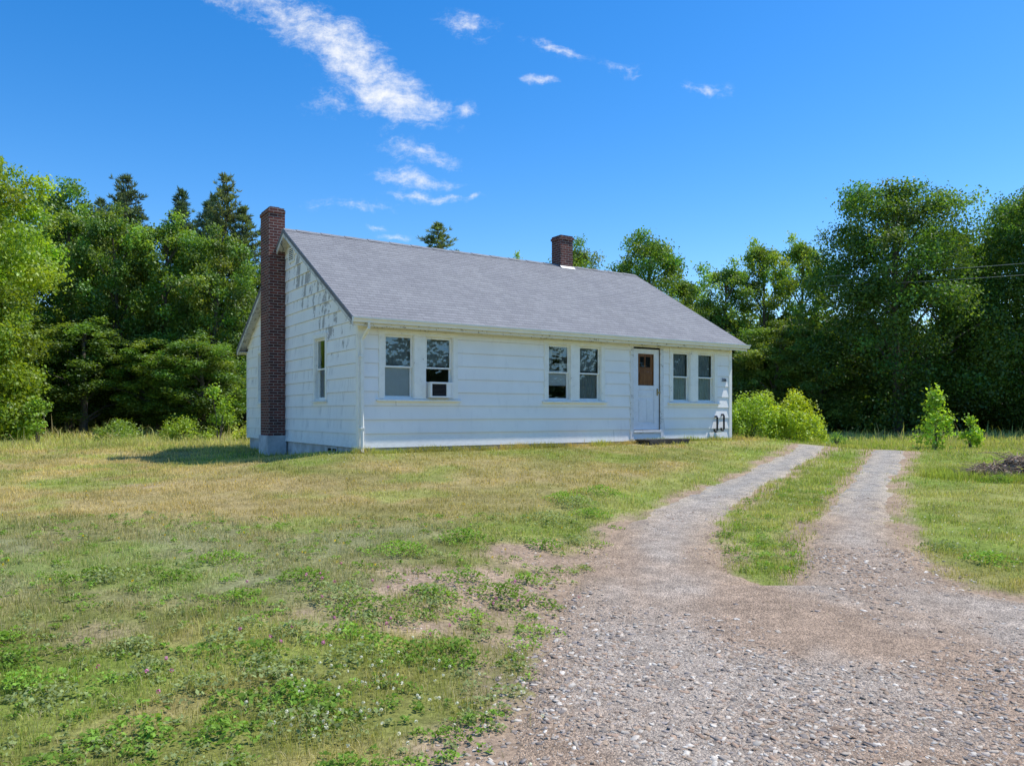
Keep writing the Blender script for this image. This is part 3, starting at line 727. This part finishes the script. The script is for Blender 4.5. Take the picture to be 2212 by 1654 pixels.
# --- air conditioner
acm=MB(); a,b=1.50,2.03; z0,z1=1.825,2.15
acm.fbox(PF,a,b,-.2,.14,z0,z0+.035);acm.fbox(PF,a,b,-.2,.14,z1-.04,z1);acm.fbox(PF,a,a+.04,-.2,.139,z0+.035,z1-.04);acm.fbox(PF,b-.04,b,-.2,.139,z0+.035,z1-.04)
acm.fbox(PF,a+.04,b-.04,-.2,.10,z0+.035,z1-.04,1)
for i in range(9): acm.fbox(PF,a+.04,b-.15,.10,.120,z0+.052+i*.026,z0+.057+i*.026,2)
acm.fbox(PF,b-.15,b-.04,.10,.132,z0+.035,z1-.04,0)
acm.fbox(PF,1.475,1.498,-.055,-.02,z0,z1+.01,0)
o=acm.obj('air_conditioner',[M_plast,M_dark,simple('grey_grille',(.10,.10,.11),.5,.3)],None,bevel=.004,label='white window air conditioner unit with dark grille',category='air conditioner')
o.location=house.location; o.rotation_euler=house.rotation_euler
mb=MB(); zg=.79
for i in range(3): mb.box(7.08,8.5,-.16-.16*(i+1)+.008,-.16-.16*i,zg+.045,zg+.08)
mb.box(7.12,7.2,-.62,-.16,zg-.2,zg+.044);mb.box(8.36,8.44,-.62,-.16,zg-.2,zg+.044);mb.box(7.12,8.44,-.64,-.622,zg-.2,zg+.044)
o=mb.obj('doorstep',[M_step],None,bevel=.004,label='low weathered wooden platform step below the door',category='doorstep')
o.location=house.location; o.rotation_euler=house.rotation_euler
# ------------------------------------------------------------------ TREES
def tree_meshes(kind,seed,H=10.,W=7.,hb=.8,nleaf=46000,lsize=.125,base=(.185,.285,.045),nc=230):
    r=np.random.default_rng(seed)
    base=np.array(base)
    tb=MB()
    lean=r.normal(0,.02,2)*H
    tp=[(lean[0]*q*q+.06*math.sin(q*7+seed),lean[1]*q*q+.06*math.cos(q*5+seed),q*H*.9-.4*(q==0)) for q in np.linspace(0,1,9)]
    tr0=H*.019
    tb.tube(tp,[tr0*(1.35 if i==0 else 1)*(1-.85*i/8) for i in range(9)],9)
    if kind=='broad':
        C=[];Rr=[];Lb=[]
        nl=20; lobes=[]
        for j in range(nl):
            h=.10+.84*(j+.5)/nl; an=j*2.4+r.uniform(-.5,.5)
            lobes.append((an,h,r.uniform(.75,1.2)))
        for i in range(nc):
            h=r.random()**.8
            prof=min(1,.64+h*.9)*math.sqrt(max(.02,1-h**2.6))
            an=r.uniform(0,6.28)
            lob=max(math.exp(-((math.remainder(an-la,2*math.pi))/.55)**2-((h-lh)/.10)**2)*ls for la,lh,ls in lobes)
            rho=(.35+.65*r.random()**.4)*(.66+.44*lob)
            rad=W/2*prof*rho
            C.append((math.cos(an)*rad+lean[0]*h*h,math.sin(an)*rad+lean[1]*h*h,hb+h*(H-hb)*.97*(1-.12*(1-lob)*h)))
            Rr.append(W*r.uniform(.035,.095)*(1.15-.45*h)); Lb.append(lob)
        C=np.array(C);Rr=np.array(Rr);Lb=np.array(Lb)
        order=np.argsort(r.random(nc))[:26]
        for j in order:
            c=C[j]; h0=max(.12*H,c[2]-.6*math.hypot(c[0],c[1])-.5); q=min(h0/(H*.9),.93)
            i0=q*8; a=np.array(tp[int(i0)]); b2=np.array(tp[min(8,int(i0)+1)]); st=a+(b2-a)*(i0-int(i0))
            mid=(st+c)/2+np.array([0,0,.03*H]); rb=tr0*(1-.8*q)*.5
            tb.tube([st,mid*.6+st*.4,mid,c],[rb,rb*.8,rb*.55,rb*.2],6,cap=False)
        idx=r.choice(nc,nleaf,p=Rr**2/np.sum(Rr**2))
        d=sph(nleaf,r); d[:,2]=np.where(r.random(nleaf)<.5,np.abs(d[:,2]),d[:,2])
        k=.45+.75*r.random(nleaf)
        P=C[idx]+d*(Rr[idx]*k)[:,None]*np.array([1.12,1.12,.85])
        P+=r.normal(0,.10,P.shape)
        N=d*.5+sph(nleaf,r)*.85+np.array([0,0,.5])
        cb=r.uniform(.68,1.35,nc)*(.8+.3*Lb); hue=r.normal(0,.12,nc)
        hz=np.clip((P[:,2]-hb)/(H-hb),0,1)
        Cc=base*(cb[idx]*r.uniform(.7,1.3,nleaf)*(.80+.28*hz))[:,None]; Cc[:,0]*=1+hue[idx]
        S=lsize*r.uniform(.6,1.3,nleaf)
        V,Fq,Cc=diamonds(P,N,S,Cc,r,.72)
    else:
        P=[];N=[];S=[];Cc=[]
        h=hb
        while h<H*1.0:
            q=(h-hb)/(H-hb); rad=W/2*(1-q)**.75*(.6+.5*r.random())+.08
            nb=5 if q<.85 else 4
            for k in range(nb):
                an=r.uniform(0,6.28); L=rad*r.uniform(.6,1.15); up=.12+.5*q
                st=np.array([lean[0]*q*q,lean[1]*q*q,h]); en=st+np.array([math.cos(an)*L,math.sin(an)*L,L*up*r.uniform(.6,1.3)])
                md=(st+en)/2-np.array([0,0,.06*L])
                tb.tube([st,md,en],[.035*(1.1-q)+.008,.02,.006],4,cap=False)
                nt=max(3,int(L*8))
                for u in np.linspace(.25,1,nt):
                    c=(1-u)**2*st+2*u*(1-u)*md+u*u*en; side=r.normal(0,.12*L*.8*(1.1-u)+.06,3); side[2]*=.35; c=c+side
                    m=16; dd=sph(m,r); dd[:,2]=np.abs(dd[:,2])*1.0+.15; dd+=np.array([math.cos(an),math.sin(an),0])*.5
                    dd/=np.linalg.norm(dd,axis=1,keepdims=True)
                    l=r.uniform(.14,.28,m)*1.15
                    P.append(c+dd*l[:,None]*.5);N.append(dd);S.append(l)
                    Cc.append(np.repeat((base*r.uniform(.65,1.3))[None],m,0)*r.uniform(.8,1.2,(m,1)))
            h+=r.uniform(.2,.36)*(1.25-.5*q)
        P=np.concatenate(P);D=np.concatenate(N);S=np.concatenate(S);Cc=np.concatenate(Cc); n=len(P)
        a=r.normal(size=(n,3)); u=np.cross(D,a); u/=np.linalg.norm(u,axis=1,keepdims=True); w=(.02+.018*r.random(n))[:,None]
        V=np.stack([P-D*S[:,None]*.5,P+u*w*.7,P+D*S[:,None]*.5,P-u*w*.7],1).reshape(-1,3); Fq=np.arange(n*4).reshape(n,4); Cc=np.repeat(Cc,4,0)
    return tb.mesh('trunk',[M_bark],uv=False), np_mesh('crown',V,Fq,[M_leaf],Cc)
VAR={'m1':tree_meshes('broad',1),'m2':tree_meshes('broad',2),'m3':tree_meshes('broad',3,W=6),'m4':tree_meshes('broad',4,W=5,hb=1.2,nc=130,nleaf=27000),
     'big':tree_meshes('broad',9,H=11.3,W=8.8,hb=.4,nleaf=95000,lsize=.115,nc=420),
     'near':tree_meshes('broad',12,H=10,W=6.6,hb=.1,nleaf=90000,lsize=.11,base=(.28,.40,.035),nc=320),
     'p1':tree_meshes('pine',21,H=12,W=5.5,hb=2.5,base=(.14,.185,.09)),'p2':tree_meshes('pine',22,H=12,W=4.4,hb=2.5,base=(.12,.175,.09))}
VH={'m1':(10,7),'m2':(10,7),'m3':(10,6),'m4':(10,5),'big':(11.3,8.8),'near':(10,6.6),'p1':(12,5.5),'p2':(12,4.4)}
def tree(var,x,y,H,W,tint=(1,1,1),rot=None,name='maple_tree',label='broadleaf tree with full green crown at the wood edge',grp='trees along the edge of the woods',cat='tree'):
    e=bpy.data.objects.new(name,None); z=float(gz(x,y)); e.location=(x,y,z)
    h0,w0=VH[var]; H=H*1.02; e.scale=(W/w0,W/w0,H/h0); e.rotation_euler=(0,0,rot if rot is not None else R.uniform(0,6.28))
    link(e,label=label,category=cat,group=grp)
    for nm,me in zip(('trunk','crown'),VAR[var]):
        o=bpy.data.objects.new(nm,me); link(o,e); o.color=(*tint,1)
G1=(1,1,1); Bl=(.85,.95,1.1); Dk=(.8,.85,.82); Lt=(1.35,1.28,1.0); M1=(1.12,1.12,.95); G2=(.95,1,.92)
tree('near',-17.2,24,10.6,6.3,(1.05,1.05,1),label='bright green maple with dense sunlit crown in tall grass')
tree('near',-20.5,27,9.5,6.0,(.95,1.0,1),label='bright green maple with dense sunlit crown in tall grass')
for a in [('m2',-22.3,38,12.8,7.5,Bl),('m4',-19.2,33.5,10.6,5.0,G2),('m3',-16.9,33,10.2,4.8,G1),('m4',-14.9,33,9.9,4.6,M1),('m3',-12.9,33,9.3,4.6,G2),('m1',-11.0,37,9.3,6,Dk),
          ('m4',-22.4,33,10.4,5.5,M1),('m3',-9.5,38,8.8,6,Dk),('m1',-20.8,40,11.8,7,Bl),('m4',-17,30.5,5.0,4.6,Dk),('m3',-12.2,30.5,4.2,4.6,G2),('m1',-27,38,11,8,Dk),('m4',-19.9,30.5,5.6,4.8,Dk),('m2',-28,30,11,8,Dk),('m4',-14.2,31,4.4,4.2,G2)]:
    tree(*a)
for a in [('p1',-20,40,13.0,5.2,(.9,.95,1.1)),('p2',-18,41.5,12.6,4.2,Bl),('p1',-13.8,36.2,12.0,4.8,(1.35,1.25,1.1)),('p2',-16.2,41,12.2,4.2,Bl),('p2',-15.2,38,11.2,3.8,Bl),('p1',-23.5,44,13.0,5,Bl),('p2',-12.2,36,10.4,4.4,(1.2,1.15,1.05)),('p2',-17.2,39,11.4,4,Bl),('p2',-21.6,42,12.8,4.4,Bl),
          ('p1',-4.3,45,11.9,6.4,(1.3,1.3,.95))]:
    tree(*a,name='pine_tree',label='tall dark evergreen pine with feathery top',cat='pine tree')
for a in [('m4',0.0,46,11.1,3.0,Lt),('m1',3.9,46,11.8,6.0,G1),('m2',7.5,42,11.4,7.2,(.95,1.05,.9)),('m4',10.0,44,9.4,4.0,G1),('m2',-7.5,46,8,6,Dk)]:
    tree(*a)
for a in [('m4',10.5,38,9.0,4.0,(1.1,1.15,1.1)),('m4',12.8,39,10.4,3.8,Lt),('m4',15.1,40,10.8,4.0,Lt),('m3',12.2,36,5.6,5,G1),('m2',14.0,35,4.8,5,G1),
          ('m2',20.2,36,10.4,6.5,Dk),('m1',25,38,12,8,Dk),('m3',8.4,40,7.2,5,G1),('m1',27,33,12,8,Dk)]:
    tree(*a)
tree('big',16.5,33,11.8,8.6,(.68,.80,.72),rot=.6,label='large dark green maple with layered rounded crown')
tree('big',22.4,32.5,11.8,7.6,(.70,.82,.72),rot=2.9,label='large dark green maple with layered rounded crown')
n=150000; x=R.uniform(-62,62,n); y=50+R.random(n)*9; top=8.3+2.2*(fbm(x*.22,x*0+3,5)-.5)*2
z=top*R.random(n)**.8; P=[np.stack([x,y-1.5*np.sin(z*2+x*.8)*.6,z+.2],-1)]
n2=110000; side=R.random(n2)<.5
x2=np.where(side,R.uniform(-34,-7,n2),R.uniform(8.5,34,n2)); y2=R.uniform(37,42,n2); z2=5.0*R.random(n2)*(.6+.8*fbm(x2*.5,x2*0,8))
P.append(np.stack([x2,y2,z2+.3],-1))
n3=60000; an=R.uniform(-1.9,.75,n3); rad=46+R.random(n3)*6; top=4.2+4.5*fbm(an*14,an*0,6)
P.append(np.stack([np.cos(an)*rad,np.sin(an)*rad,top*R.random(n3)+.5],-1)); sz=np.concatenate([R.uniform(.2,.42,n+n2),R.uniform(.5,1.0,n3)])
P=np.concatenate(P); n=len(P)
C=np.array([.12,.19,.035])*R.uniform(.5,1.3,(n,1))
V,Fq,C=diamonds(P,sph(n,R)+np.array([0,-.3,.5]),sz,C,R,.75)
link(bpy.data.objects.new('distant_woods',np_mesh('distant_woods',V,Fq,[M_leaf],C)),kind='stuff',label='dense dark woods around the yard',category='woods')
# ------------------------------------------------------------------ bushes & saplings
def bush(name,x,y,H,W,n,base,ls,label,cat,seed,stems=7,cl=34,cone=False):
    r=np.random.default_rng(seed); z0=float(gz(x,y))
    e=bpy.data.objects.new(name,None); e.location=(x,y,z0); link(e,label=label,category=cat,group=cat+'s beside the yard')
    tb=MB(); C=[]
    for i in range(cl):
        an=r.uniform(0,6.28); h=r.uniform(.1,1)**.8
        rad=(W/2*(1.05-h) if cone else W/2*math.sin(math.pi*min(.93,h*.75+.2))**.6)*r.random()**.5
        C.append((math.cos(an)*rad,math.sin(an)*rad,h*H*.93))
    C=np.array(C)
    for i in range(stems):
        c=C[i%cl]; tb.tube([(c[0]*.1,c[1]*.1,-.05),(c[0]*.4,c[1]*.4,c[2]*.55),tuple(c)],[.018,.012,.004],5,cap=False)
    o=bpy.data.objects.new('trunk',tb.mesh('trunk',[M_bark],uv=False)); link(o,e)
    idx=r.integers(0,cl,n); d=sph(n,r); cr=.14*(W+H)/2
    P=C[idx]+d*cr*(r.random((n,1))**.5)*r.uniform(.6,1.5,cl)[idx][:,None]*np.array([1,1,1.25])+r.normal(0,.04,(n,3)); P[:,2]=np.maximum(P[:,2],.03)
    Cc=np.array(base)*r.uniform(.6,1.35,(n,1))*r.uniform(.8,1.2,cl)[idx][:,None]
    V,Fq,Cc=diamonds(P,d*.4+sph(n,r)*.8+np.array([0,0,.6]),ls*r.uniform(.6,1.3,n),Cc,r,.6)
    link(bpy.data.objects.new('crown',np_mesh('crown',V,Fq,[M_leaf],Cc)),e)
yg=(.42,.54,.045)
B='yellow-green leafy bush beside the house corner'
bush('bush',7.4,24.2,1.5,1.8,5500,(.34,.49,.05),.075,B,'bush',1)
bush('bush',8.2,24.4,1.5,1.8,5500,yg,.075,B,'bush',2)
bush('bush',9.1,24.6,1.7,1.5,5000,(.48,.56,.04),.075,B,'bush',3)
bush('bush',6.8,23.9,1.25,1.2,3500,(.32,.47,.05),.075,B,'bush',4)
bush('bush',8.8,23.7,.95,1.6,4500,yg,.07,B,'bush',14)
S='small light green sapling standing in the grass'
bush('sapling',12.0,21.8,1.65,1.5,1500,(.38,.56,.06),.10,S,'sapling',5,8,30,True)
bush('sapling',13.1,22,.9,.85,700,(.38,.56,.06),.09,S,'sapling',6,5,16,True)
bush('sapling',-9.9,26,1.9,1.1,900,(.30,.46,.05),.10,S,'sapling',7,5,14)
bush('sapling',-16.8,23.5,1.0,1.3,1200,(.26,.40,.06),.09,S,'sapling',8)
bush('sapling',-15.0,24.3,1.5,1.1,800,(.26,.42,.05),.10,S,'sapling',9,5,12)
bush('bush',-10.8,25.5,.8,1.8,2600,(.34,.46,.05),.07,'low green shrub in the field grass','bush',10)
bush('bush',-8.6,25.2,.7,1.3,1900,(.40,.48,.05),.07,'low green shrub in the field grass','bush',11)
bush('bush',-13.2,25.8,.7,1.6,1900,(.26,.38,.06),.07,'low green shrub in the field grass','bush',12)
bush('bush',8.8,20.9,.35,.5,500,(.22,.38,.08),.05,'tiny green shrub by the driveway','bush',15)
# ------------------------------------------------------------------ brush pile
pz=float(gz(PX,PY))-.04; r=random.Random(3)
V=[];Fs=[];Cs=[]
lob=[(-.65,.0,.4,.22),(-.15,.1,.5,.42),(.4,-.05,.6,.50),(.95,.1,.5,.38),(-.95,-.2,.25,.10),(.1,-.25,.35,.22)]
for i in range(900):
    lx,ly,lr,lh=r.choice(lob); a=r.uniform(0,6.28); q=r.random()**.5; x=lx+math.cos(a)*q*lr; y=ly+math.sin(a)*q*lr*.8
    c=np.array([x,y,lh*(1-q*q)*r.random()**.5]); s=r.uniform(.012,.06)*(1 if r.random()<.85 else 1.7); off_=len(V)
    an=r.uniform(0,6.28); c1,s1=math.cos(an),math.sin(an); sc=np.array([r.uniform(.6,1.7),r.uniform(.5,1.1),r.uniform(.25,.8)]); tz=r.uniform(-.6,.6)
    for b_ in box:
        v=b_*s*sc*np.array([r.uniform(.6,1.1),r.uniform(.6,1.1),r.uniform(.6,1.1)]); v=np.array([v[0]*c1-v[1]*s1,v[0]*s1+v[1]*c1,v[2]+v[0]*tz]); V.append(c+v)
    Fs+= [tuple(off_+k for k in f) for f in fq]
    cc=r.choice([(.28,.19,.13),(.34,.26,.20),(.46,.40,.33),(.17,.12,.09),(.31,.21,.14),(.24,.16,.11)]); Cs+=[cc]*8
o=bpy.data.objects.new('brush_pile',np_mesh('brush_pile',np.array(V),np.array(Fs),[M_stone],np.array(Cs))); o.location=(PX,PY,pz); link(o,label='heap of broken rocks, roots and dead brush in grass',category='debris pile')
tb=MB()
for i in range(420):
    lx,ly,lr,lh=r.choice(lob); a=r.uniform(0,6.28); q=r.random(); x=lx+math.cos(a)*q*lr; y=ly+math.sin(a)*q*lr*.8; b=r.uniform(0,6.28); l=r.uniform(.15,.6); z=lh*(1-q*q)*.85+.03
    tb.tube([(x,y,z),(x+math.cos(b)*l*.5,y+math.sin(b)*l*.5,z+r.uniform(-.02,.14)),(x+math.cos(b)*l,y+math.sin(b)*l,z+r.uniform(-.12,.16))],[.011,.008,.003],5,cap=False)
tb.obj('twigs',[simple('dead_twigs',(.36,.26,.18),.9,.1,.3,8)],o)
# ------------------------------------------------------------------ power lines
for (zr,zl) in ((7.15,7.2),(6.7,6.8)):
    tb=MB(); pts=[]
    for i in range(25):
        q=i/24; pts.append((25-12*q,24.5+7.5*q,zr+(zl-zr)*q-.6*q*(1-q)))
    tb.tube(pts,.010,5,cap=False)
    tb.obj('power_line',[simple('cable_grey',(.26,.27,.27),.6,.3)],None,label='thin overhead electric wire crossing before the trees',category='power line',group='overhead wires')
# ------------------------------------------------------------------ world
w=bpy.data.worlds.new('World'); scene.world=w; w.use_nodes=True; nt=w.node_tree; nt.nodes.clear(); t=NT(nt)
EL=math.radians(60); AZ=math.atan2(.95,.28)
sky=t.n('ShaderNodeTexSky',{'sky_type':'NISHITA','sun_disc':False,'sun_elevation':EL,'sun_rotation':AZ,'altitude':0,'air_density':1.0,'dust_density':.3,'ozone_density':2.6})
hs=t.n('ShaderNodeHueSaturation',Hue=.505,Saturation=1.42,Value=1.33,Fac=1.0,Color=sky.outputs[0])
gc=t.n('ShaderNodeTexCoord').outputs['Generated']
xyz=t.n('ShaderNodeSeparateXYZ',Vector=gc); X,Yy,Z=xyz.outputs
ys_=t.m('MAXIMUM',Yy,.05); u=t.m('DIVIDE',X,ys_); v=t.m('DIVIDE',Z,ys_)
uv=t.n('ShaderNodeCombineXYZ',X=u,Y=v).outputs[0]
warp=t.noise(uv,9,5,.6,out=1)
wv=t.n('ShaderNodeVectorMath',{'operation':'SUBTRACT'},i0=warp,i1=(.5,.5,.5)).outputs[0]
wv=t.n('ShaderNodeVectorMath',{'operation':'SCALE'},i0=wv); wv.inputs['Scale'].default_value=.06; wv=wv.outputs[0]
uvw=t.n('ShaderNodeVectorMath',{'operation':'ADD'},i0=uv,i1=wv).outputs[0]
clouds=[(530,10,125,24,-14,.9),(640,45,140,38,-24,1.05),(755,120,140,52,-42,1.3),(845,200,125,44,-22,1.35),(740,212,70,26,10,.6),(1005,58,66,24,-12,.75),(1200,108,58,13,-14,.75),
(1162,185,32,8,0,.7),(1003,240,38,13,0,.8),(1360,143,40,13,-5,.5),(1520,186,54,10,-5,.6),(900,318,80,24,-12,.75),(950,340,70,18,-8,.7),(905,385,90,18,-8,.78),(925,424,90,10,-5,.9),(865,506,40,6,-2,.7),(770,442,85,13,-4,.68),
(850,270,34,18,40,.65),(1022,430,16,8,0,.8),(808,488,32,5,0,.6)]
acc=None
for (cx,cy,a,b,an,st) in clouds:
    mp=t.n('ShaderNodeMapping',{'vector_type':'TEXTURE'},Vector=uvw,Location=((cx-1106)/1662,(893-cy)/1662,0),Rotation=(0,0,math.radians(an)),Scale=(a*1.25/1662,b*1.5/1662,1))
    ln=t.n('ShaderNodeVectorMath',{'operation':'LENGTH'},i0=mp.outputs[0]).outputs['Value']
    q=t.m('MULTIPLY',t.m('SUBTRACT',1.0,ln),st)
    acc=q if acc is None else t.m('MAXIMUM',acc,q)
rotm=t.n('ShaderNodeMapping',Vector=uvw,Rotation=(0,0,math.radians(30)),Scale=(.7,2.8,1))
nz=t.noise(rotm.outputs[0],15,10,.72)
nz2=t.noise(uv,45,7,.74)
dd=t.m('ADD',acc,t.m('ADD',t.m('MULTIPLY',t.m('SUBTRACT',nz,.5),2.5),t.m('MULTIPLY',t.m('SUBTRACT',nz2,.5),1.6)))
mask=t.mr(dd,.02,1.6)
gate=t.mr(acc,-.35,.3)
mask=t.m('MULTIPLY',t.m('MULTIPLY',mask,gate),t.m('GREATER_THAN',Yy,.06))
mask=t.m('MULTIPLY',mask,.92)
cc=t.mix(t.mr(nz2,.3,.7),(6.0,6.3,6.8),(7.2,7.2,7.2))
colr=t.mix(mask,hs.outputs[0],cc)
bg=t.n('ShaderNodeBackground',Color=colr,Strength=.15)
t.n('ShaderNodeOutputWorld',Surface=bg.outputs[0])
sd=Vector((math.sin(AZ)*math.cos(EL),math.cos(AZ)*math.cos(EL),math.sin(EL)))
ld=bpy.data.lights.new('sun','SUN'); ld.energy=5.0; ld.angle=math.radians(.5); ld.color=(1,.96,.89)
lo=bpy.data.objects.new('sun',ld); lo.rotation_euler=sd.to_track_quat('Z','Y').to_euler(); lo.location=(20,0,30); COL.objects.link(lo)
cd=bpy.data.cameras.new('camera'); cd.sensor_width=36; cd.lens=27.05; cd.shift_y=.0298; cd.clip_end=2000; cd.clip_start=.1
co=bpy.data.objects.new('camera',cd); co.location=(0,0,1.5); co.rotation_euler=(math.pi/2,0,0); COL.objects.link(co); scene.camera=co
scene.view_settings.view_transform='Standard'; scene.view_settings.look='None'; scene.view_settings.exposure=0
